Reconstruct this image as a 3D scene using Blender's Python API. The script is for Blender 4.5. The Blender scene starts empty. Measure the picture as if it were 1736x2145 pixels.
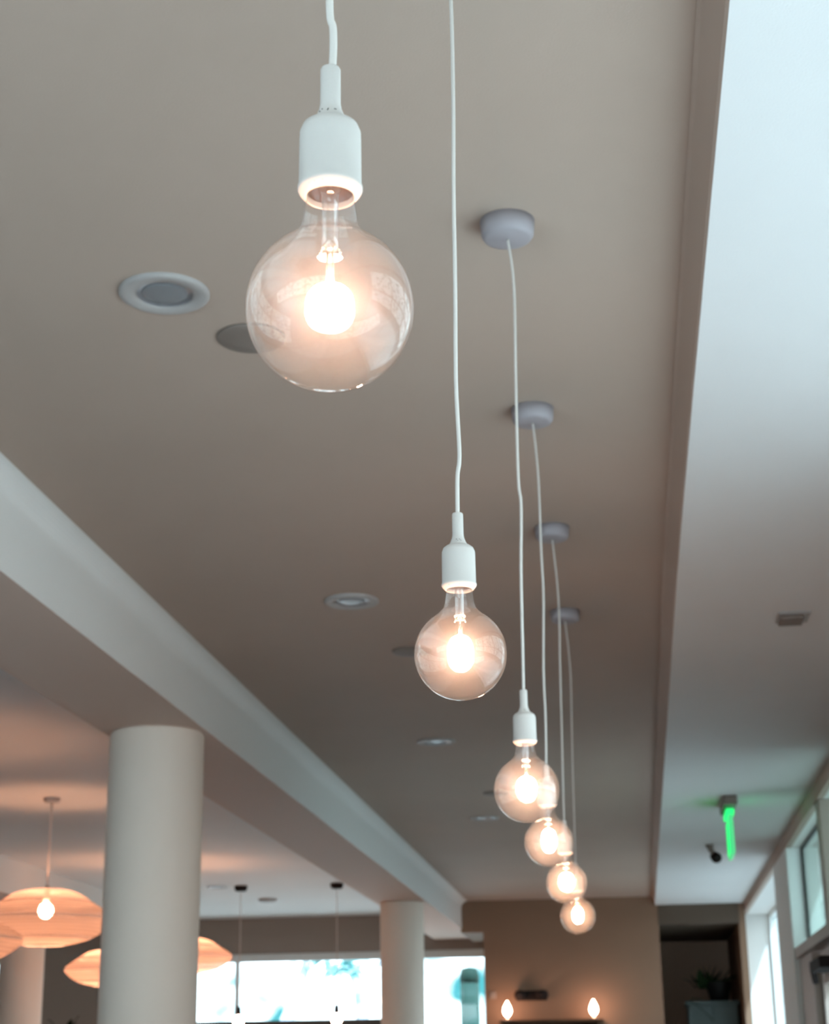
import bpy, bmesh, math, random
from mathutils import Vector, Matrix
random.seed(7)
C = bpy.context.scene.collection
SC = bpy.context.scene
PI = math.pi
EYE = 1.5          # camera height over the floor, metres; the row of pendants runs along +Y

# ------------------------------------------------------------------ camera
def make_camera():
    W, H, f = 1736.0, 2145.0, 3500.0
    d = Vector(((1348 - W / 2) / f, -(2242 - H / 2) / f, -1)).normalized()
    r = math.radians(0.8)
    g = Vector((-math.sin(r), math.cos(r), 0))
    u = (g + Vector((0, 0, -g.dot(d) / d.z))).normalized()
    x = d.cross(u)
    m = Matrix((x, d, u)).to_4x4()
    m.translation = Vector((0, 0, EYE))
    cd = bpy.data.cameras.new('camera'); co = bpy.data.objects.new('camera', cd); C.objects.link(co)
    co.matrix_world = m
    cd.sensor_fit = 'HORIZONTAL'; cd.sensor_width = 36.0; cd.lens = 36.0 * f / W
    cd.clip_start = 0.05; cd.clip_end = 300
    cd.dof.use_dof = True; cd.dof.focus_distance = 1.7; cd.dof.aperture_fstop = 72.6 / 4.8
    SC.camera = co
make_camera()

# ------------------------------------------------------------------ world, sun, exposure
SKY = 5.2
wd = bpy.data.worlds.new('world'); SC.world = wd; wd.use_nodes = True
nt = wd.node_tree; nt.nodes.clear()
def N(nt, t, **k):
    n = nt.nodes.new(t)
    for a, b in k.items(): setattr(n, a, b)
    return n
wo = N(nt, 'ShaderNodeOutputWorld'); wb = N(nt, 'ShaderNodeBackground')
tc = N(nt, 'ShaderNodeTexCoord'); nz = N(nt, 'ShaderNodeTexNoise'); cr = N(nt, 'ShaderNodeValToRGB')
mp = N(nt, 'ShaderNodeMapping'); mp.inputs['Scale'].default_value = (1, 1, 1.3)
nz.inputs['Scale'].default_value = 18; nz.inputs['Detail'].default_value = 3; nz.inputs['Roughness'].default_value = 0.45
cr.color_ramp.elements[0].position = 0.37; cr.color_ramp.elements[0].color = (0.025, 0.14, 0.165, 1)
cr.color_ramp.elements[1].position = 0.46; cr.color_ramp.elements[1].color = (0.78, 0.90, 1.0, 1)
nt.links.new(tc.outputs['Generated'], mp.inputs['Vector']); nt.links.new(mp.outputs[0], nz.inputs['Vector'])
nt.links.new(nz.outputs[0], cr.inputs[0]); nt.links.new(cr.outputs[0], wb.inputs[0])
wb.inputs[1].default_value = SKY; nt.links.new(wb.outputs[0], wo.inputs[0])

sd = bpy.data.lights.new('sun', 'SUN'); so = bpy.data.objects.new('sun', sd); C.objects.link(so)
sd.energy = 13.5; sd.angle = math.radians(1.5); sd.color = (0.60, 0.82, 1.0)
so.rotation_euler = Vector((-0.34, 0.46, -0.82)).to_track_quat('-Z', 'Y').to_euler()

vs = SC.view_settings; SC.display_settings.display_device = 'sRGB'
vs.view_transform = 'Standard'; vs.look = 'None'; vs.gamma = 1.0; vs.exposure = 0.0; vs.use_curve_mapping = False
SC.cycles.use_denoising = True
SC.cycles.max_bounces = 14; SC.cycles.diffuse_bounces = 5; SC.cycles.glossy_bounces = 5
SC.cycles.transmission_bounces = 8; SC.cycles.transparent_max_bounces = 40; SC.cycles.volume_bounces = 0
SC.cycles.caustics_reflective = False; SC.cycles.caustics_refractive = False
SC.cycles.sample_clamp_indirect = 4.0

# ------------------------------------------------------------------ materials
def mat(name, col, rough=0.6, metal=0.0, bump=0.0, bscale=60, var=0.0, vscale=3.0, spec=0.3, emit=None, estr=0.0, trans=0.0):
    m = bpy.data.materials.new(name); m.use_nodes = True; t = m.node_tree
    b = t.nodes['Principled BSDF']
    b.inputs['Base Color'].default_value = (*col, 1); b.inputs['Roughness'].default_value = rough
    b.inputs['Metallic'].default_value = metal; b.inputs['Specular IOR Level'].default_value = spec
    tcn = N(t, 'ShaderNodeTexCoord')
    if var:
        n = N(t, 'ShaderNodeTexNoise'); n.inputs['Scale'].default_value = vscale; n.inputs['Detail'].default_value = 5
        r = N(t, 'ShaderNodeValToRGB')
        r.color_ramp.elements[0].position = 0.3; r.color_ramp.elements[1].position = 0.7
        r.color_ramp.elements[0].color = (*[c * (1 - var) for c in col], 1)
        r.color_ramp.elements[1].color = (*[min(1, c * (1 + var)) for c in col], 1)
        t.links.new(tcn.outputs['Object'], n.inputs['Vector']); t.links.new(n.outputs[0], r.inputs[0])
        t.links.new(r.outputs[0], b.inputs['Base Color'])
    if bump:
        n = N(t, 'ShaderNodeTexNoise'); n.inputs['Scale'].default_value = bscale; n.inputs['Detail'].default_value = 3
        bp = N(t, 'ShaderNodeBump'); bp.inputs['Strength'].default_value = bump; bp.inputs['Distance'].default_value = 0.002
        t.links.new(tcn.outputs['Object'], n.inputs['Vector']); t.links.new(n.outputs[0], bp.inputs['Height'])
        t.links.new(bp.outputs[0], b.inputs['Normal'])
    if emit:
        b.inputs['Emission Color'].default_value = (*emit, 1); b.inputs['Emission Strength'].default_value = estr
    return m

def glass_mat(name, tint=(1, 1, 1), base=0.05, grazing=0.75, power=4.0, dust=0.0, volume=0.0, rough=0.0):
    """thin clear glass: see-through face on, mirror-like at a grazing angle, with a film of dust"""
    m = bpy.data.materials.new(name); m.use_nodes = True; t = m.node_tree; t.nodes.clear()
    o = N(t, 'ShaderNodeOutputMaterial'); tr = N(t, 'ShaderNodeBsdfTransparent'); gl = N(t, 'ShaderNodeBsdfGlossy')
    tr.inputs[0].default_value = (*tint, 1); gl.inputs['Roughness'].default_value = rough
    lw = N(t, 'ShaderNodeLayerWeight'); lw.inputs['Blend'].default_value = 0.5
    p = N(t, 'ShaderNodeMath', operation='POWER'); p.inputs[1].default_value = power
    ml = N(t, 'ShaderNodeMath', operation='MULTIPLY_ADD'); ml.inputs[1].default_value = grazing; ml.inputs[2].default_value = base
    t.links.new(lw.outputs['Facing'], p.inputs[0]); t.links.new(p.outputs[0], ml.inputs[0])
    mx = N(t, 'ShaderNodeMixShader'); t.links.new(ml.outputs[0], mx.inputs[0])
    t.links.new(tr.outputs[0], mx.inputs[1]); t.links.new(gl.outputs[0], mx.inputs[2])
    last = mx
    if dust:
        tl = N(t, 'ShaderNodeBsdfTranslucent'); df = N(t, 'ShaderNodeBsdfDiffuse'); a = N(t, 'ShaderNodeMixShader')
        t.links.new(tl.outputs[0], a.inputs[1]); t.links.new(df.outputs[0], a.inputs[2])
        n = N(t, 'ShaderNodeTexNoise'); n.inputs['Scale'].default_value = 700; n.inputs['Detail'].default_value = 2
        tcn = N(t, 'ShaderNodeTexCoord'); t.links.new(tcn.outputs['Object'], n.inputs['Vector'])
        mr = N(t, 'ShaderNodeMapRange'); mr.inputs[1].default_value = 0.35; mr.inputs[2].default_value = 0.8
        mr.inputs[3].default_value = dust * 0.5; mr.inputs[4].default_value = dust * 2.2
        t.links.new(n.outputs[0], mr.inputs[0])
        m2 = N(t, 'ShaderNodeMixShader'); t.links.new(mr.outputs[0], m2.inputs[0])
        t.links.new(mx.outputs[0], m2.inputs[1]); t.links.new(a.outputs[0], m2.inputs[2]); last = m2
    t.links.new(last.outputs[0], o.inputs['Surface'])
    if volume:
        v = N(t, 'ShaderNodeVolumeScatter'); v.inputs['Density'].default_value = volume; v.inputs['Color'].default_value = (1, 0.93, 0.9, 1)  # scatter added inside the globe for a halo round the filament
        t.links.new(v.outputs[0], o.inputs['Volume'])
    return m

def emis(name, col, s):
    m = bpy.data.materials.new(name); m.use_nodes = True; t = m.node_tree; t.nodes.clear()
    o = N(t, 'ShaderNodeOutputMaterial'); e = N(t, 'ShaderNodeEmission')
    e.inputs[0].default_value = (*col, 1); e.inputs[1].default_value = s; t.links.new(e.outputs[0], o.inputs[0]); return m

def shade_mat(name, col):
    """open weave fabric: lets part of the light straight through, glows when lit from inside"""
    m = bpy.data.materials.new(name); m.use_nodes = True; t = m.node_tree; t.nodes.clear()
    o = N(t, 'ShaderNodeOutputMaterial'); tr = N(t, 'ShaderNodeBsdfTransparent')
    tl = N(t, 'ShaderNodeBsdfTranslucent'); df = N(t, 'ShaderNodeBsdfDiffuse')
    tl.inputs[0].default_value = (*col, 1); df.inputs[0].default_value = (*col, 1)
    a = N(t, 'ShaderNodeMixShader'); a.inputs[0].default_value = 0.5
    t.links.new(tl.outputs[0], a.inputs[1]); t.links.new(df.outputs[0], a.inputs[2])
    tcn = N(t, 'ShaderNodeTexCoord'); w = N(t, 'ShaderNodeTexWave', wave_type='BANDS', bands_direction='Z')
    w.inputs['Scale'].default_value = 16; w.inputs['Distortion'].default_value = 0.6
    t.links.new(tcn.outputs['Object'], w.inputs['Vector'])
    mr = N(t, 'ShaderNodeMapRange'); mr.inputs[3].default_value = 0.62; mr.inputs[4].default_value = 0.9
    t.links.new(w.outputs['Fac'], mr.inputs[0])
    b = N(t, 'ShaderNodeMixShader'); t.links.new(mr.outputs[0], b.inputs[0])
    t.links.new(tr.outputs[0], b.inputs[1]); t.links.new(a.outputs[0], b.inputs[2]); t.links.new(b.outputs[0], o.inputs[0])
    return m

M = {}
M['white_ceiling'] = mat('white_ceiling_paint', (0.69, 0.67, 0.655), 0.75, bump=0.25, bscale=220, var=0.02, vscale=1.3)
M['ceiling'] = mat('taupe_ceiling_paint', (0.42, 0.318, 0.26), 0.75, bump=0.25, bscale=220, var=0.03, vscale=1.3)
M['soffit'] = mat('shaded_soffit_tone', (0.62, 0.465, 0.385), 0.75)
M['beam'] = mat('beam_paint', (0.76, 0.74, 0.71), 0.7, bump=0.2, bscale=220)
M['wall'] = mat('wall_paint', (0.235, 0.14, 0.09), 0.8, bump=0.2, bscale=200, var=0.04, vscale=1.0)
M['wall_dark'] = mat('wall_dark_paint', (0.30, 0.235, 0.20), 0.8, bump=0.2, bscale=200)
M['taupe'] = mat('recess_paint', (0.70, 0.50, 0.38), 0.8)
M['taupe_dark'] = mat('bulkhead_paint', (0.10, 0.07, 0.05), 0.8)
M['floor'] = mat('floor_concrete', (0.10, 0.055, 0.035), 0.45, var=0.15, vscale=1.5)
M['bounce_slab'] = mat('white_bounce_slab', (0.86, 0.84, 0.82), 0.8)
M['grey_bounce'] = mat('grey_bounce_floor', (0.52, 0.57, 0.63), 0.45, var=0.08)
M['pale_floor'] = mat('pale_bounce_floor', (0.72, 0.62, 0.56), 0.5, var=0.1)
M['asphalt'] = mat('asphalt', (0.12, 0.125, 0.125), 0.9, var=0.15, vscale=3)
M['pave'] = mat('pavement', (0.70, 0.69, 0.68), 0.85, var=0.08, vscale=2)
M['frame'] = mat('window_frame_paint', (0.84, 0.86, 0.85), 0.45)
M['gasket'] = mat('black_gasket', (0.02, 0.025, 0.025), 0.5)
M['doorframe'] = mat('bronze_door_frame', (0.34, 0.27, 0.23), 0.5)
M['column'] = mat('column_plaster', (0.84, 0.72, 0.62), 0.7, bump=0.15, bscale=160)
M['silicone'] = mat('socket_silicone', (0.54, 0.49, 0.45), 0.62, bump=0.15, bscale=900, spec=0.25)
M['cord'] = mat('cord_white', (0.62, 0.56, 0.51), 0.7, bump=0.3, bscale=1500)
M['canopy'] = mat('canopy_silicone', (0.34, 0.30, 0.31), 0.6)
M['brass'] = mat('socket_metal', (0.55, 0.38, 0.30), 0.3, metal=0.9)
M['steel'] = mat('lead_wire_metal', (0.9, 0.75, 0.6), 0.25, metal=1.0)
M['speck'] = mat('grime', (0.05, 0.04, 0.035), 0.8)
M['globe'] = glass_mat('bulb_glass', base=0.055, grazing=0.85, power=4.5, dust=0.010, volume=0.65)
M['stem'] = glass_mat('stem_glass', base=0.12, grazing=0.8, power=2.0, dust=0.10)
M['pane'] = glass_mat('window_glass', tint=(0.93, 0.97, 0.96), base=0.05, grazing=0.6, power=5)
M['pane_green'] = glass_mat('tinted_glass', tint=(0.66, 0.75, 0.71), base=0.08, grazing=0.5, power=5)
M['filament'] = emis('filament_glow', (1.0, 0.58, 0.36), 180)
M['lampbulb'] = emis('warm_bulb_glow', (1.0, 0.51, 0.29), 220)
M['smallbulb'] = emis('small_bulb_glow', (1.0, 0.62, 0.45), 45)
M['shade'] = shade_mat('woven_shade', (0.55, 0.41, 0.35))
M['cordpeach'] = mat('pendant_cord', (0.75, 0.62, 0.55), 0.7)
M['dark'] = mat('dark_metal', (0.02, 0.015, 0.014), 0.75, spec=0.1)
M['bar'] = mat('dark_transom_paint', (0.10, 0.085, 0.075), 0.6)
M['white'] = mat('white_plastic', (0.37, 0.335, 0.315), 0.5)
M['cover'] = mat('cover_plate', (0.20, 0.155, 0.13), 0.6)
M['reflector'] = mat('downlight_reflector', (0.33, 0.32, 0.33), 0.3, metal=0.5)
M['lens'] = mat('downlight_lens', (0.20, 0.195, 0.20), 0.3)
M['exit'] = emis('exit_green_glow', (0.03, 1.0, 0.22), 1.3)
M['exitclear'] = mat('exit_panel', (0.25, 0.6, 0.4), 0.2, emit=(0.02, 0.9, 0.2), estr=0.55)
M['wood'] = mat('dark_wood', (0.10, 0.045, 0.02), 0.5, var=0.25, vscale=6)
M['cab'] = mat('green_grey_laminate', (0.055, 0.075, 0.07), 0.4)
M['pot'] = mat('black_pot', (0.006, 0.006, 0.006), 0.5)
M['leaf'] = mat('dark_leaf', (0.010, 0.022, 0.006), 0.8, spec=0.1, var=0.3, vscale=8)
M['bark'] = mat('bark', (0.42, 0.44, 0.50), 0.9, var=0.2, vscale=5)
M['outleaf'] = mat('outdoor_leaf', (0.28, 0.55, 0.55), 0.6, var=0.25, vscale=4)
M['pillar'] = mat('weathered_green_post', (0.015, 0.05, 0.04), 0.8, var=0.2, vscale=4)
M['pillar_shade'] = mat('post_top_shade', (0.006, 0.03, 0.022), 0.8)
M['soil'] = mat('soil', (0.03, 0.02, 0.015), 0.9)

# ------------------------------------------------------------------ helpers
def obj(name, bm, m, parent=None, smooth=False, loc=None):
    me = bpy.data.meshes.new(name); bmesh.ops.recalc_face_normals(bm, faces=bm.faces[:]); bm.to_mesh(me); bm.free()
    ms = m if isinstance(m, (list, tuple)) else [m]
    for x in ms: me.materials.append(x)
    if smooth:
        for p in me.polygons: p.use_smooth = True
    o = bpy.data.objects.new(name, me); C.objects.link(o)
    if parent: o.parent = parent
    if loc: o.location = loc
    return o
def tag(o, label=None, cat=None, group=None, kind=None):
    for k, v in (('label', label), ('category', cat), ('group', group), ('kind', kind)):
        if v: o[k] = v
    return o
def thing(name, loc, label, cat, group=None, rotz=0):
    o = bpy.data.objects.new(name, None); C.objects.link(o); o.location = loc; o.rotation_euler = (0, 0, rotz)
    o.empty_display_size = 0.05
    return tag(o, label, cat, group)
def struct(name, bm, m, label=None, cat=None, smooth=False):
    return tag(obj(name, bm, m, None, smooth), label, cat, None, 'structure')
def box(bm, x0, x1, y0, y1, z0, z1, bev=0.0):
    v = [bm.verts.new(p) for p in ((x0,y0,z0),(x1,y0,z0),(x1,y1,z0),(x0,y1,z0),(x0,y0,z1),(x1,y0,z1),(x1,y1,z1),(x0,y1,z1))]
    f = [bm.faces.new([v[i] for i in q]) for q in ((3,2,1,0),(4,5,6,7),(0,1,5,4),(1,2,6,5),(2,3,7,6),(3,0,4,7))]
    if bev:
        es = list({e for a in f for e in a.edges})
        bmesh.ops.bevel(bm, geom=es, offset=bev, segments=2, affect='EDGES', profile=0.5)
    return bm
def boxes(*a, bev=0.0):
    bm = bmesh.new()
    for b in a: box(bm, *b, bev=bev)
    return bm
def lathe(prof, n=48, cap0=False, cap1=False, bm=None, cx=0, cy=0):
    bm = bm or bmesh.new(); rings = []
    for r, z in prof:
        if r < 1e-6: rings.append([bm.verts.new((cx, cy, z))])
        else: rings.append([bm.verts.new((cx + r * math.cos(2*PI*i/n), cy + r * math.sin(2*PI*i/n), z)) for i in range(n)])
    for a, b in zip(rings, rings[1:]):
        for i in range(n):
            j = (i + 1) % n
            if len(a) == 1 and len(b) == 1: continue
            if len(a) == 1: bm.faces.new((a[0], b[i], b[j]))
            elif len(b) == 1: bm.faces.new((a[i], a[j], b[0]))
            else: bm.faces.new((a[i], a[j], b[j], b[i]))
    if cap0 and len(rings[0]) > 1: bm.faces.new(rings[0])
    if cap1 and len(rings[-1]) > 1: bm.faces.new(rings[-1])
    return bm
def tube(pts, r, n=10, bm=None, cap=True):
    bm = bm or bmesh.new(); pts = [Vector(p) for p in pts]; rings = []
    rr = r if isinstance(r, (list, tuple)) else [r] * len(pts)
    for i, p in enumerate(pts):
        a = pts[max(i-1, 0)]; b = pts[min(i+1, len(pts)-1)]; d = (b - a).normalized()
        s = Vector((1, 0, 0)) if abs(d.x) < 0.9 else Vector((0, 1, 0))
        u = d.cross(s).normalized(); v = d.cross(u)
        rings.append([bm.verts.new(p + rr[i]*(u*math.cos(2*PI*k/n) + v*math.sin(2*PI*k/n))) for k in range(n)])
    for a, b in zip(rings, rings[1:]):
        for i in range(n): bm.faces.new((a[i], a[(i+1) % n], b[(i+1) % n], b[i]))
    if cap: bm.faces.new(rings[0]); bm.faces.new(rings[-1][::-1])
    return bm
def smoothpts(pts, k=6):
    """Catmull-Rom through the points"""
    P = [Vector(p) for p in pts]; out = []
    for i in range(len(P) - 1):
        p0 = P[max(i-1, 0)]; p1 = P[i]; p2 = P[i+1]; p3 = P[min(i+2, len(P)-1)]
        for j in range(k):
            t = j / k
            out.append(0.5*((2*p1) + (p2-p0)*t + (2*p0-5*p1+4*p2-p3)*t*t + (3*p1-p0-3*p2+p3)*t**3))
    out.append(P[-1]); return out
def extrude_y(prof, y0, y1, splay=0):
    bm = bmesh.new()
    if splay:                       # the edge flares a little wider below Y = 6 m
        rows = []
        for y in (y0, 2.2, 3.0, 4.0, 5.0, 6.0, y1):
            k = .024*max(0, min(1, (6.0-y)/3.8))**1.3
            rows.append([bm.verts.new((x + (k if x < .3 else 0), y, z)) for x, z in prof])
        n = len(prof)
        for a, b in zip(rows, rows[1:]):
            for i in range(n): bm.faces.new((a[i], a[(i+1) % n], b[(i+1) % n], b[i]))
        bm.faces.new(rows[0][::-1]); bm.faces.new(rows[-1])
        return bm
    a = [bm.verts.new((x, y0, z)) for x, z in prof]; b = [bm.verts.new((x, y1, z)) for x, z in prof]
    n = len(prof)
    for i in range(n): bm.faces.new((a[i], a[(i+1) % n], b[(i+1) % n], b[i]))
    bm.faces.new(a[::-1]); bm.faces.new(b); return bm
E = EYE
ZC = E + 1.75       # main ceiling
ZR = E + 1.66       # lower ceiling along the windows
ZB = E + 1.46       # underside of the beams

# ------------------------------------------------------------------ setting
XR, YB, YW, YM, XL = 1.14, -1.8, 19.7, 18.3, -9.0
struct('floor', boxes((XL-.2, XR+.35, YB-.3, 21.3, -.12, 0)), M['floor'])
struct('ground', boxes((-40, 60, -40, 60, -.4, -.16)), M['asphalt'])
struct('pavement', boxes((XR+.36, 11, -16, 10.2, -.18, -.10), (XR+.36, 3.0, 10.2, 36, -.18, -.10), (-20, XR+.36, -16, YB-.3, -.18, -.10)), M['pave'])
struct('ceiling.002', boxes((-9.2, -2.31, YB-.2, 19.9, ZC, ZC+.25)), M['white_ceiling'])
struct('ceiling', boxes((-2.31, .20, YB-.2, 19.9, ZC, ZC+.25)), M['ceiling'])
struct('bounce_slab', boxes((-20, XR+.36, YW+.3, 36, -.18, -.10)), M['bounce_slab'])  # unseen white slab, added to bounce daylight in at the far windows
struct('bounce_floor_near', boxes((XL, XR, YB, 1.2, 0, .006)), M['grey_bounce'])  # unseen pale zone, added to bounce sunlight onto the near ceiling
struct('bounce_floor_far', boxes((XL, -2.35, 12.5, YW, 0, .006)), M['pale_floor'])  # unseen pale zone, added to throw window light up to the left ceiling
# lower ceiling strip along the windows with its sloped step face
stp = struct('ceiling.001', extrude_y([(.168, ZC+.05), (.168, ZC-.004), (.176, ZC-.012), (.205, ZR+.006), (.211, ZR), (XR+.4, ZR), (XR+.4, ZC+.25), (.17, ZC+.25)], YB-.2, 21.2, 9), [M['white_ceiling'], M['ceiling']])
for p in stp.data.polygons:
    if p.center.x < .235 and abs(p.normal.x) > .3: p.material_index = 1      # the step face is painted like the main ceiling
# long beam left of the pendants: cove at its foot on the ceiling
cove = [(-1.85 + .07*(1-math.cos(a)), ZC - .07 + .07*math.sin(a)) for a in [PI/2*i/8 for i in range(9)]]
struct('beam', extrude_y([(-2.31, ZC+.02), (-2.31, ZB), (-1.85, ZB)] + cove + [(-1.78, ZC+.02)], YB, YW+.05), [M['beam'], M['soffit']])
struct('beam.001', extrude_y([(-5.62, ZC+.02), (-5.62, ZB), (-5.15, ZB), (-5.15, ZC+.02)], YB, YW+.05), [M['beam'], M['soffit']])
for bn in ('beam', 'beam.001'):      # undersides coloured browner than the faces: their shade, put into the colour
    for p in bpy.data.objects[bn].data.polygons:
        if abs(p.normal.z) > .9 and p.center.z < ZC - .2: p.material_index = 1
struct('wall_middle', boxes((-1.62, .24, YM, 20.95, 0, ZC+.02), (-1.86, -1.62, YM, YW+.02, E+1.42, ZC+.02)), M['wall'])
# recess at the right: bulkhead, back wall and the brown return next to the windows
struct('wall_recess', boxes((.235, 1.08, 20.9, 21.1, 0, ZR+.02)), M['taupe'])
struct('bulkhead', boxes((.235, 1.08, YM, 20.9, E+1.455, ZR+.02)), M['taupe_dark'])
struct('wall_return', boxes((1.075, 1.145, YM+.02, 21.1, 0, ZR+.02)), M['wall'])
struct('wall_left', boxes((XL-.2, XL, YB, YW+.2, 0, ZC+.02)), M['wall'])

# right wall, built round its openings (window_1 near the camera, door bay, window_2 far)
X0, X1 = XR, XR + .36
HEAD = E + 1.565
struct('header_right', boxes((X0, X0+.04, YB, 21.2, HEAD, ZR+.02)), M['ceiling'])
struct('wall_right', boxes((X0+.04, X1, YB, 21.2, HEAD, ZR+.02), (X0, X1, YB, .3, 0, HEAD), (X0, X1, 4.3, 9.3, 0, HEAD), (X0, X1, 12.95, 14.2, 0, HEAD), (X0, X1, 18.62, 21.2, 0, HEAD),
    (X0, X1, .3, 4.3, 0, .25), (X0, X1, 14.2, 18.62, 0, .8)), M['beam'])
# wall behind the camera with its shop front
struct('wall_back', boxes((XL, XR+.35, YB-.25, YB, E+1.6, ZC+.02), (XL, -6.2, YB-.25, YB, 0, E+1.6), (.7, XR+.35, YB-.25, YB, 0, E+1.6)), M['ceiling'])
# far window wall
WT, WB_ = E + 1.35, E + .60
struct('wall_far', boxes((XL, -1.6, YW, YW+.25, WT, ZC+.02), (-7.25, -5.7, YW, YW+.25, 0, WT), (XL, -8.6, YW, YW+.25, 0, WT),
    (-8.6, -1.6, YW, YW+.25, 0, .15)), M['wall_dark'])

def window(name, axis, a0, a1, z0, z1, pos, mull, bars, depth=.07, fw=.05, m=None, glass=None, headh=None, label=None):
    """a window in a wall: outer frame, each mullion and bar, each pane a part. axis 'x': runs along X at Y=pos; 'y': along Y at X=pos"""
    m = m or M['frame']; glass = glass or M['pane']
    def B(u0, u1, w0, w1, d0=0, d1=depth):
        return (u0, u1, pos+d0, pos+d1, w0, w1) if axis == 'x' else (pos+d0, pos+d1, u0, u1, w0, w1)
    hh = headh or fw
    root = tag(obj(name, boxes(B(a0, a0+fw, z0, z1), B(a1-fw, a1, z0, z1), B(a0+fw, a1-fw, z0, z0+fw), B(a0+fw, a1-fw, z1-hh, z1), bev=.004), m), label, None, None, 'structure')
    us = [a0+fw] + mull + [a1-fw]
    for u in mull: obj('mullion', boxes(B(u-.022, u+.022, z0+fw, z1-hh, .004, depth-.004), bev=.003), m, root)
    ws = [z0+fw] + bars + [z1-hh]
    for w in bars:
        for p, q in zip(us, us[1:]):
            pp = p + (.022 if p in mull else 0); qq = q - (.022 if q in mull else 0)
            obj('glazing_bar', boxes(B(pp, qq, w-.02, w+.02, .008, depth-.008), bev=.003), m, root)
    for p, q in zip(us, us[1:]):
        for s, t in zip(ws, ws[1:]):
            pp = p + (.022 if p in mull else 0); qq = q - (.022 if q in mull else 0)
            ss = s + (.02 if s in bars else 0); tt = t - (.02 if t in bars else 0)
            obj('pane', boxes(B(pp, qq, ss, tt, depth*.45, depth*.45+.006)), glass, root)
    return root
window('window_1', 'y', .3, 4.3, .25, HEAD, XR+.22, [1.3, 2.3, 3.3], [2.3])
window('window_2', 'y', 14.2, 18.62, .8, HEAD, XR+.27, [16.2], [])
window('window_3', 'x', -6.2, .7, 0.0, E+1.6, YB-.2, [-5.0, -3.8, -2.6, -1.4, -.3], [2.3])
r3 = window('window_4', 'x', -5.7, -1.6, .15, WT, YW+.08, [-4.65, -2.62], [], headh=.09)
obj('transom_bar', boxes((-5.65, -2.645, YW+.06, YW+.17, WB_-.09, WB_), bev=.004), M['bar'], r3)
window('window_5', 'x', -8.6, -7.25, .15, WT, YW+.08, [-7.9], [])

# door bay in the right wall: transom, door with closer, fanlight with a black gasket
d = tag(obj('door_1', boxes((XR+.01, XR+.20, 9.3, 12.95, E+.76, E+.835), (XR+.08, XR+.16, 9.3, 9.36, 0, E+.76), (XR+.04, XR+.18, 12.05, 12.95, 0, E+.76),
        (XR+.01, XR+.18, 10.52, 10.72, E+.835, HEAD), bev=.004), M['doorframe']), None, None, None, 'structure')
d.data.materials.append(M['frame'])
obj('jamb', boxes((XR+.005, XR+.11, 12.93, 12.96, E+.835, HEAD)), M['frame'], d)
obj('gasket', boxes((XR+.11, XR+.13, 10.72, 10.745, E+.835, HEAD), (XR+.11, XR+.13, 12.90, 12.93, E+.835, HEAD),
    (XR+.11, XR+.13, 10.745, 12.90, E+.835, E+.86), (XR+.11, XR+.13, 10.745, 12.90, HEAD-.025, HEAD)), M['gasket'], d)
obj('pane', boxes((XR+.115, XR+.121, 10.745, 12.90, E+.86, HEAD-.025)), M['pane_green'], d)
obj('pane', boxes((XR+.115, XR+.121, 9.3, 10.52, E+.835, HEAD)), M['pane_green'], d)
lf = obj('door_leaf', boxes((XR+.09, XR+.14, 9.38, 9.50, .01, E+.74), (XR+.09, XR+.14, 11.93, 12.04, .01, E+.74), (XR+.09, XR+.14, 9.5, 11.93, E+.53, E+.74),
    (XR+.09, XR+.14, 9.5, 11.93, .01, .28), (XR+.09, XR+.14, 10.66, 10.78, .28, E+.53), bev=.003), M['doorframe'], d)
obj('pane', boxes((XR+.112, XR+.118, 9.5, 10.66, .28, E+.53)), M['pane'], lf)
obj('pane', boxes((XR+.112, XR+.118, 10.78, 11.93, .28, E+.53)), M['pane'], lf)
ch = obj('door_closer', boxes((XR-.03, XR+.09, 10.9, 11.55, E+.585, E+.66), bev=.01), M['dark'], d)
obj('closer_arm', tube([(XR+.03, 11.5, E+.615), (XR+.01, 11.72, E+.61), (XR+.03, 11.82, E+.545)], .022), M['dark'], ch)

# columns
def column(x, y, r, top=ZB):
    return tag(obj('column', lathe([(r, 0.0), (r, top-.012), (r-.008, top-.002), (r-.012, top)], 64, True, True), M['column'], None, True, (x, y, 0)), None, None, None, 'structure')
column(-2.08, 7.21, .209); column(-2.08, 15.25, .195); column(-5.40, 14.7, .195)
for p in bpy.data.objects:
    if p.name.startswith('column'):
        for f in p.data.polygons:
            if len(f.vertices) > 4: f.use_smooth = False

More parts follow.
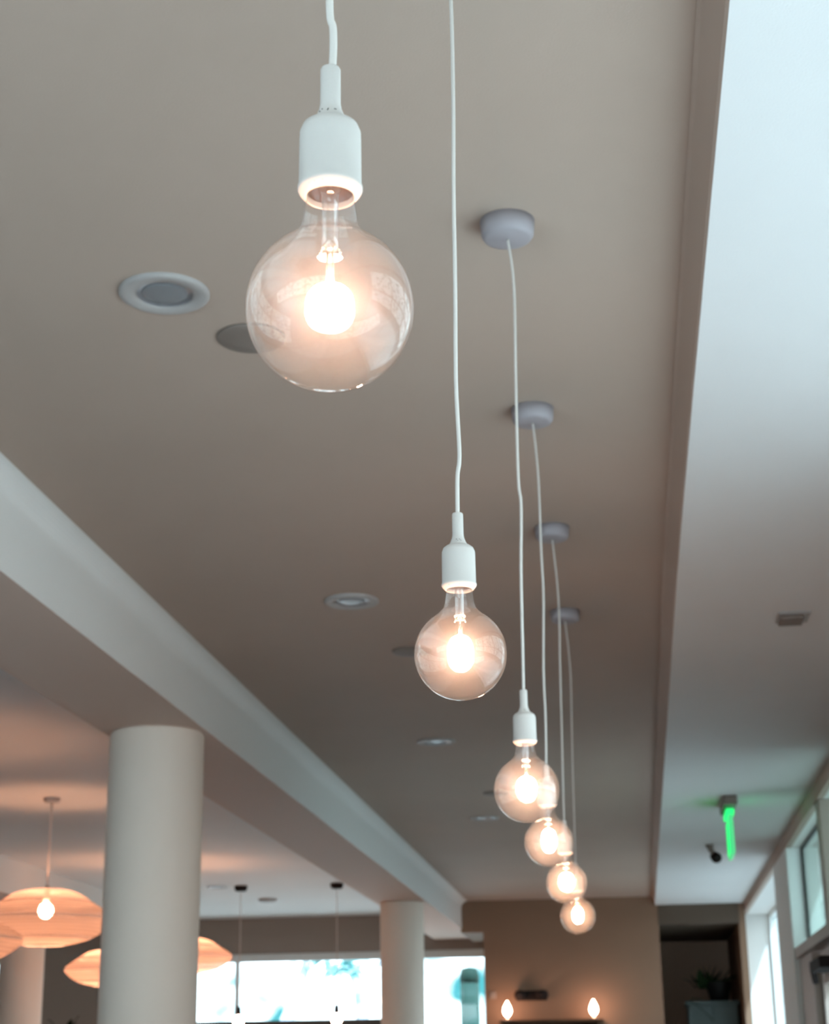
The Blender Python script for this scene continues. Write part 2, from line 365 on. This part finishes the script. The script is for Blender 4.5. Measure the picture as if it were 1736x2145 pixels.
# ------------------------------------------------------------------ globe pendants (row along Y)
def pendant(x, y, zg, cordpts, label, R=.0618, specks=0, blob=(.019, .021), full=True):
    """origin on the ceiling; zg = height of the globe's centre over the floor"""
    t = thing('pendant_lamp', (x, y, ZC), label, 'pendant lamp', 'bare globe pendants hanging in a row')
    g = zg - ZC                      # local z of the globe's centre
    obj('canopy', lathe([(0, -.0435), (.008, -.0435), (.044, -.0435), (.052, -.040), (.0565, -.033), (.0595, 0.0)], 56, False, True), M['canopy'], t, True)
    top = g + .196
    pts = [(0, 0, -.042)] + [(px, py, pz) for px, py, pz in cordpts] + [(0, 0, top - .012)]
    obj('cord', tube(smoothpts(pts, 6), .0029, 10), M['cord'], t, True)
    s = obj('socket', lathe([(.0032, .1965), (.0068, .1965), (.0075, .195), (.0076, .166), (.0084, .161), (.0105, .1555), (.0128, .1515),
        (.0128, .1512), (.0160, .1500), (.0205, .1465), (.0224, .1415), (.0226, .135), (.0228, .098), (.0236, .0965), (.0236, .0945), (.0226, .0925), (.0190, .0885), (.0178, .0880),
        (.0173, .0890), (.0172, .097)], 56), M['silicone'], t, True, (0, 0, g))
    obj('socket_lining', lathe([(.0171, .093), (.0168, .120), (.004, .122), (0, .122)], 40), M['brass'], s, True)
    if specks:
        rng = random.Random(specks)
        bm = bmesh.new()
        for k in range(9):
            a = rng.uniform(-2.2, -1.0); rr, z = rng.choice(((.0118, .1545), (.0102, .157), (.0222, .0905), (.0108, .1560), (.0226, .091)))
            q = rng.uniform(.00025, .0006)
            bmesh.ops.create_icosphere(bm, subdivisions=1, radius=q, matrix=Matrix.Translation((rr*math.cos(a), rr*math.sin(a), z)))
        tag(obj('grime', bm, M['speck'], s), kind='stuff')
    # bulb: globe with neck, closed into the socket
    a0 = math.radians(58)
    prof = [(0, -R)] + [(R*math.cos(a), R*math.sin(a)) for a in [(-PI/2 + (PI/2 + a0)*i/28) for i in range(1, 29)]]
    ex, ez = prof[-1]
    prof += [(ex-.0052, ez+.0042), (.0222, ez+.0105), (.0200, ez+.0175), (.0184, .0810), (.0165, .0885), (.0163, .099), (0, .1)]
    b = obj('bulb', lathe(prof, 72), M['globe'], t, True, (0, 0, g))
    f = obj('filament', lathe([(0, blob[1])] + [(blob[0]*max(0, math.cos(a))**.72, blob[1]*math.sin(a)+.003) for a in [PI/2 - PI*i/16 for i in range(1, 16)]] + [(0, -blob[1]+.003)], 28), M['filament'], b, True)
    if full:
        obj('glass_stem', lathe([(.0085, .096), (.0062, .090), (.0058, .075), (.0058, .055), (.0062, .050), (.0050, .046), (.002, .0445), (0, .0445)], 24), M['stem'], b, True)
        bm = bmesh.new()
        for k in range(5):
            a = k*2*PI/5 + .4
            tube([(.003*math.cos(a), .003*math.sin(a), .052), (.0065*math.cos(a), .0065*math.sin(a), .0475), (.0072*math.cos(a), .0072*math.sin(a), .0455)], .0008, 6, bm)
            bmesh.ops.create_icosphere(bm, subdivisions=1, radius=.0014, matrix=Matrix.Translation((.0075*math.cos(a), .0075*math.sin(a), .0452)))
        obj('wire_clamp', bm, M['steel'], b, True)
        for dx in (-.0021, .0021):
            obj('lead_wire', tube([(dx, 0, .046), (dx*1.1, 0, .033), (dx*1.3, 0, .019)], .0006, 6), M['steel'], b, True)
        obj('glass_rod', tube([(0, .0006, .0445), (0, .0006, .018)], .0018, 10), M['stem'], b, True)
    return t
SP = 1.09
def wob(zs, xs): return [(x, 0, z) for z, x in zip(zs, xs)]
pendant(-.1915, 1.06, E+.5144, wob((-.3, -.6, -.85, -.98, -1.004, -1.03), (.001, -.002, .000, -.001, .0018, .0018)), 'nearest and largest globe pendant, its cord short in view', .0598, 3, (.0172, .0145))
pendant(-.211, 2.15, E+.526, wob((-.205, -.372, -.532, -.686, -.833, -.94, -.975), (.0075, .0077, .005, .004, .002, .0045, .001)), 'globe pendant with the second largest bulb, in the middle of the photo', .0615, 5, (.0175, .0225))
pendant(-.1955, 3.24, E+.518, wob((-.156, -.377, -.59, -.652, -.795, -.972), (.0097, .0066, .0046, .0084, .0036, .0014)), 'globe pendant hanging third in the row from the front, white socket in view', .0632, 8, (.020, .0225))
pendant(-.209, 4.33, E+.557, wob((-.2, -.41, -.54, -.74, -.87), (.009, .009, .0104, .003, .0032)), 'small globe pendant fourth in the row, its socket behind the third bulb', .0622, 0, (.019, .030))
pendant(-.2105, 5.41, E+.566, wob((-.25, -.5, -.8), (.012, .008, .003)), 'small blurred globe pendant fifth in the row, second from the far end', .0638, 0, (.024, .028))
pendant(-.2155, 6.51, E+.557, wob((-.25, -.5, -.8), (.012, .007, .002)), 'smallest globe pendant, at the far lower end of the row', .0655, 0, (.020, .030))

# ------------------------------------------------------------------ ceiling fittings
def downlight(x, y, label, z=ZC, r=.1065):
    t = thing('recessed_downlight', (x, y, z), label, 'downlight', 'round recessed ceiling downlights')
    obj('trim_ring', lathe([(r, 0), (r, -.006), (r-.006, -.010), (r-.012, -.0105), (.0685, -.008), (.066, -.004), (.064, .0)], 56), M['white'], t, True)
    obj('reflector', lathe([(.0655, -.006), (.062, -.004), (.050, -.001), (.048, -.001), (0, -.001)], 48), M['reflector'], t, True)
    obj('lens', lathe([(0, -.0052), (.040, -.0046), (.052, -.0035), (.054, -.002), (0, -.0018)], 40), M['lens'], t, True)
downlight(-1.02, 3.46, 'large round white downlight with a wide trim ring, left of the biggest bulb')
downlight(-1.03, 6.2, 'round downlight in the brown ceiling, left of the second bulb socket')
downlight(-1.045, 9.15, 'small dim downlight on the ceiling below left of the second bulb')
downlight(-1.045, 12.15, 'tiny dim downlight on the ceiling left of the fourth bulb')
downlight(-4.02, 16.2, 'faint downlight in the pale ceiling behind the big white column')
def cover(x, y, label):
    t = tag(obj('ceiling_cover', lathe([(.086, 0), (.086, -.004), (.082, -.007), (.04, -.0085), (0, -.009)], 48, True), M['cover'], None, True, (x, y, ZC)), label, 'ceiling cover', 'round flat covers on the ceiling')
cover(-.875, 3.74, 'dark round flat cover plate half behind the nearest bulb')
cover(-.905, 7.05, 'dark round cover plate peeking out left of the second bulb')
cover(-.87, 11.03, 'dark round cover plate beside the third bulb')

t = thing('smoke_detector', (.665, 6.40, ZR), 'small square white detector on the right ceiling', 'detector')
obj('base', boxes((-.060, .062, -.075, .075, -.010, 0), bev=.003), M['white'], t)
obj('housing', boxes((-.052, .040, -.06, .06, -.026, -.010), bev=.006), M['cover'], t)
t = tag(obj('ceiling_sensor', lathe([(.10, 0), (.10, -.012), (.08, -.03), (.05, -.036), (0, -.038)], 32, True), M['white'], None, True, (-3.8, 17.5, ZC)), 'small pale sensor on the far left ceiling between two dark pendant canopies', 'sensor')

# exit sign, edge towards the camera
t = thing('exit_sign', (.64, 11.15, ZR), 'glowing green exit sign seen edge on, hanging from the right ceiling', 'exit sign')
obj('ceiling_mount', boxes((-.045, .045, -.28, .24, -.055, 0), bev=.008), M['cover'], t)
obj('stem', boxes((-.012, .012, -.10, .10, -.085, -.055)), M['cover'], t)
pn = obj('sign_panel', boxes((-.012, .012, -.17, .17, -.36, -.085), bev=.003), M['exitclear'], t)
obj('light_strip', boxes((-.026, .026, -.18, .18, -.105, -.070), bev=.004), M['exit'], pn)
for s in (-1, 1):
    bm = bmesh.new(); 
    def seg(u0, w0, u1, w1, th=.018):
        a = Vector((0, u0*s, w0)); b = Vector((0, u1*s, w1)); dd = (b-a).normalized(); n = Vector((0, -dd.z, dd.y))*th/2
        q = [a-n, b-n, b+n, a+n]; x0, x1 = s*.0122, s*.0160
        lo = [bm.verts.new((x0, p.y, p.z)) for p in q]; hi = [bm.verts.new((x1, p.y, p.z)) for p in q]
        bm.faces.new(lo); bm.faces.new(hi)
        for i in range(4): bm.faces.new((lo[i], lo[(i+1) % 4], hi[(i+1) % 4], hi[i]))
    Z0, Z1, Zm = -.335, -.145, -.24
    seg(-.13, Z0, -.13, Z1); seg(-.13, Z1, -.075, Z1); seg(-.13, Zm, -.085, Zm); seg(-.13, Z0, -.075, Z0)
    seg(-.055, Z0, .01, Z1); seg(-.055, Z1, .01, Z0)
    seg(.038, Z0, .038, Z1)
    seg(.065, Z1, .135, Z1); seg(.10, Z0, .10, Z1)
    obj('lettering', bm, M['exit'], pn)

t = thing('security_camera', (.63, 13.6, ZR), 'small black security camera under the right ceiling beside the exit sign', 'security camera')
obj('mount', tube([(-.03, -.25, 0), (-.02, -.2, -.03), (.02, -.05, -.075)], [.03, .022, .018], 12), M['cover'], t, True)
b = obj('camera_body', tube([(.015, -.07, -.07), (.022, -.16, -.092), (.026, -.2, -.10)], [.038, .042, .036], 20), M['dark'], t, True)
obj('lens', tube([(.026, -.2, -.10), (.0265, -.208, -.102)], .022, 16), M['gasket'], b, True)

# ------------------------------------------------------------------ woven dish pendants in the left room
def dish(x, y, zc, r, h, label, bright=True):
    t = thing('woven_pendant', (x, y, ZC), label, 'pendant lamp', 'wide woven dish pendants')
    g = zc - ZC
    obj('canopy', lathe([(0, -.03), (.045, -.03), (.055, -.02), (.055, 0)], 32, False, True), M['white'], t, True)
    obj('cord', tube([(0, 0, -.028), (.002, 0, (g+h*.5)*.5), (0, 0, g+h*.5+.02)], .008 if r > .4 else .006, 8), M['cordpeach'], t, True)
    k = r/.43
    prof = [(.115*k, h*.5), (.15*k, h*.49), (.22*k, h*.42), (.30*k, h*.27), (.38*k, h*.12), (.425*k, h*.02), (.43*k, -h*.04), (.42*k, -h*.12), (.36*k, -h*.27), (.29*k, -h*.38), (.20*k, -h*.46), (.13*k, -h*.5)]
    prof = [(p.x, p.z) for p in smoothpts([(a, 0, c) for a, c in prof], 3)]
    s = obj('shade', lathe(prof, 64), M['shade'], t, True, (0, 0, g))
    for rr, z in ((prof[0]), (prof[9]), (prof[18]), (prof[27]), (prof[-1])):
        obj('hoop', tube([(rr*math.cos(a), rr*math.sin(a), z) for a in [2*PI*i/48 for i in range(49)]], .004, 6, cap=False), M['cordpeach'], s, True)
    sp = bmesh.new()
    for i in range(3):
        a = 2*PI*i/3; tube([(0, 0, h*.5+.015), (.115*k*math.cos(a), .115*k*math.sin(a), h*.5)], .003, 6, sp)
    obj('spider_frame', sp, M['cordpeach'], s)
    obj('lamp_holder', lathe([(0, h*.5+.03), (.018, h*.5+.03), (.02, h*.20+.045), (.012, h*.20+.03), (0, h*.2+.03)], 20), M['cordpeach'], t, True, (0, 0, g))
    bz = h*.13
    obj('bulb', lathe([(0, bz-.05)] + [(.046*math.cos(a), bz+.05*math.sin(a)) for a in [-PI/2 + PI*i/14 for i in range(1, 14)]] + [(0, bz+.05)], 24), M['lampbulb'], t, True, (0, 0, g))
dish(-3.765, 10.63, E+.982, .43, .345, 'large woven dish pendant with its lit bulb showing, left of the white column')
dish(-3.60, 8.55, E+.703, .43, .30, 'woven dish pendant cut by the left edge, only its right tip showing')
dish(-4.405, 14.0, E+.868, .345, .285, 'yellow glowing dish pendant low behind the left edge of the white column')
dish(-3.775, 14.3, E+.975, .36, .28, 'terracotta dish pendant tip showing right of the white column')

# slim dark pendants in front of the far windows
for x, lab in ((-3.785, 'slim dark pendant before the far window, left one of the pair'), (-2.84, 'slim dark pendant before the far window, right one beside the far column')):
    t = thing('slim_pendant', (x, 16.2, ZC), lab, 'pendant lamp', 'slim dark pendants at the far window')
    obj('canopy', lathe([(0, -.05), (.05, -.05), (.062, -.03), (.062, 0)], 24, False, True), M['dark'], t, True)
    obj('cord', tube([(0, 0, -.045), (.003, 0, -.5), (0, 0, -1.15)], .004, 6), M['cordpeach'], t, True)
    obj('socket', lathe([(0, -1.12), (.02, -1.13), (.026, -1.19), (.02, -1.205), (0, -1.205)], 20), M['dark'], t, True)
    obj('bulb', lathe([(0, -1.315), (.03, -1.305), (.048, -1.27), (.046, -1.245), (.03, -1.218), (.018, -1.203), (0, -1.203)], 24), M['smallbulb'], t, True)

# ------------------------------------------------------------------ middle far wall: dark hutch, two lit bulbs, twin emergency light
t = thing('back_bar_cabinet', (-.91, YM-.22, 0), 'dark wooden back bar cabinet against the brown far wall', 'cabinet')
obj('carcass', boxes((-.50, -.47, -.2, .2, 0, E+.475), (.47, .50, -.2, .2, 0, E+.475), (-.47, .47, .17, .2, 0, E+.475), (-.47, .47, -.2, .17, 0, .1)), M['wood'], t)
for z in (.5, .95, 1.35, 1.7): obj('shelf', boxes((-.47, .47, -.19, .17, z, z+.025)), M['wood'], t)
obj('cornice', boxes((-.53, .53, -.225, .2, E+.475, E+.505), bev=.006), M['wood'], t)
for x, lab in ((-1.37, 'small lit bulb lamp on the far cabinet, left one'), (-.478, 'small lit bulb lamp on the far cabinet, right one')):
    t = thing('cabinet_lamp', (x, YM-.25, E+.505), lab, 'lamp', 'small lit bulbs on the far cabinet')
    obj('base', lathe([(0, 0), (.035, 0), (.035, .012), (.018, .02), (.016, .045), (0, .045)], 24), M['brass'], t, True)
    obj('bulb', lathe([(0, .04), (.02, .045), (.038, .07), (.044, .10), (.036, .135), (.02, .165), (.008, .19), (0, .197)], 24), M['smallbulb'], t, True)
t = thing('emergency_light', (-1.125, YM, E+.765), 'dark twin-headed emergency light on the brown far wall above the bulbs', 'emergency light')
obj('housing', boxes((-.16, .16, -.05, 0, -.055, .045), bev=.008), M['dark'], t)
for s in (-1, 1): obj('lamp_head', lathe([(0, -.05), (.05, -.04), (.065, 0), (.05, .04), (0, .05)], 20), M['dark'], t, True, (s*.115, -.085, 0))
tag(obj('thermostat', boxes((-1.565, -1.50, YM-.025, YM, E+.735, E+.805), bev=.006), M['wall_dark']), 'tiny dark thermostat on the far wall next to the window corner', 'thermostat')

# ------------------------------------------------------------------ plants
def leaf_bm(bm, base, direction, L, w, droop, n=5):
    dr = Vector(direction).normalized(); side = dr.cross(Vector((0, 0, 1)))
    if side.length < .05: side = Vector((1, 0, 0))
    side.normalize(); prev = None
    for i in range(n+1):
        s = i/n; p = Vector(base) + dr*L*s + Vector((0, 0, -droop*L*s*s)); ww = w*math.sin(PI*min(1, .12 + .88*s))**.7 if i < n else 0.001
        a, b, c = bm.verts.new(p - side*ww/2), bm.verts.new(p + Vector((0, 0, -w*.12))), bm.verts.new(p + side*ww/2)
        if prev: bm.faces.new((prev[0], prev[1], b, a)); bm.faces.new((prev[1], prev[2], c, b))
        prev = (a, b, c)
t = thing('tall_cabinet', (.77, 19.3, 0), 'dark green-grey tall cabinet in the recess under the plant', 'cabinet')
obj('carcass', boxes((-.26, .27, -.25, .3, .08, E+.66)), M['cab'], t)
obj('plinth', boxes((-.24, .25, -.22, .28, 0, .08)), M['dark'], t)
obj('top_panel', boxes((-.28, .29, -.28, .3, E+.66, E+.70), bev=.004), M['cab'], t)
for s in (0, 1): 
    dd = obj('cabinet_door', boxes((-.255+.262*s, .003+.262*s, -.272, -.25, .09, E+.65), bev=.003), M['cab'], t)
    obj('handle', tube([(-.03+.065*s, -.285, 1.0), (-.03+.065*s, -.285, 1.15)], .006, 8), M['dark'], dd)
t = thing('potted_plant', (.86, 19.2, E+.702), 'dark leafy plant in a black pot on the tall cabinet', 'plant')
pt = obj('pot', lathe([(0, 0), (.10, 0), (.14, .19), (.145, .20), (.132, .20), (.125, .17), (0, .165)], 32), M['pot'], t, True)
obj('soil', lathe([(.125, .168), (.06, .176), (0, .178)], 24), M['soil'], pt)
rng = random.Random(4)
for k in range(34):
    a = rng.uniform(0, 2*PI); el = rng.uniform(.35, 1.35); L = rng.uniform(.16, .33)
    bm = bmesh.new(); leaf_bm(bm, (-.10+.05*math.cos(a)+rng.uniform(-.10, .08), .05*math.sin(a), .14), (math.cos(a)*math.cos(el), math.sin(a)*math.cos(el)*.6, math.sin(el)), L, rng.uniform(.04, .07), rng.uniform(.0, .35))
    obj('leaf', bm, M['leaf'], t)
bm = bmesh.new(); leaf_bm(bm, (-.2, -.3, .01), (-.6, -.25, .12), .13, .07, .1); leaf_bm(bm, (-.33, -.33, .01), (.75, -.1, -.55), .30, .07, .15); obj('trailing_leaf', bm, M['leaf'], t)

t = thing('potted_tree', (-6.35, 18.7, 0), 'tall dark indoor tree beside the left background column', 'plant')
pt = obj('pot', lathe([(0, 0), (.16, 0), (.21, .38), (.22, .4), (.2, .4), (.19, .36), (0, .35)], 32), M['pot'], t, True)
obj('trunk', tube([(0, 0, .34), (.03, 0, .9), (-.02, .02, 1.4), (.02, 0, 1.9)], [.03, .026, .02, .012], 10), M['bark'], t, True)
for k in range(60):
    a = rng.uniform(0, 2*PI); el = rng.uniform(-.5, 1.2); L = rng.uniform(.16, .30)
    bm = bmesh.new(); leaf_bm(bm, (.05*math.cos(a), .05*math.sin(a), rng.uniform(1.5, 2.0)), (math.cos(a)*math.cos(el), math.sin(a)*math.cos(el), math.sin(el)), L, rng.uniform(.06, .10), rng.uniform(.1, .5))
    obj('leaf', bm, M['leaf'], t)

# ------------------------------------------------------------------ outdoors beyond the far windows
def tree(x, y, lean, h, label, clumps, seed):
    rng = random.Random(seed)
    t = thing('street_tree', (x, y, -.14), label, 'tree', 'pale trees outside the far windows')
    obj('trunk', tube([(0, 0, 0), (lean*.45, 0, h*.5), (lean, 0, h)], [.17, .13, .07], 12), M['bark'], t, True)
    bm = bmesh.new()
    for cx, cz, rr in clumps:
        for k in range(46):
            p = Vector((cx + rng.gauss(0, rr*.5), rng.gauss(0, rr*.5), cz + rng.gauss(0, rr*.45)))
            a = rng.uniform(0, 2*PI); leaf_bm(bm, p, (math.cos(a), math.sin(a), rng.uniform(-.6, .6)), .26, .12, .2, 3)
    obj('foliage', bm, M['outleaf'], t)['kind'] = 'stuff'
    br = bmesh.new()
    for cx, cz, rr in clumps: tube([(lean*.8, 0, h*.85), (cx, 0, cz)], [.05, .02], 6, br)
    obj('branches', br, M['bark'], t)
tree(-6.35, 27.0, 1.15, 3.35, 'pale leaning tree outside, left of centre in the far window', [(1.2, 3.5, .28), (1.75, 3.25, .2)], 1)
tree(-4.15, 27.5, -.35, 3.3, 'pale tree outside at the right of the far window', [(-.7, 3.75, .28), (.25, 3.7, .22)], 2)
t = thing('outdoor_post', (-2.14, 22.0, -.14), 'weathered green post outside the far window corner', 'post')
obj('shaft', lathe([(0, 0), (.13, 0), (.12, 2.72), (0, 2.72)], 24), M['pillar'], t, True)
obj('cap', lathe([(0, 2.72), (.12, 2.72), (.125, 2.80), (.10, 2.90), (0, 2.92)], 24), M['pillar_shade'], t, True)  # darker top: shadow on the post, put into this part's colour
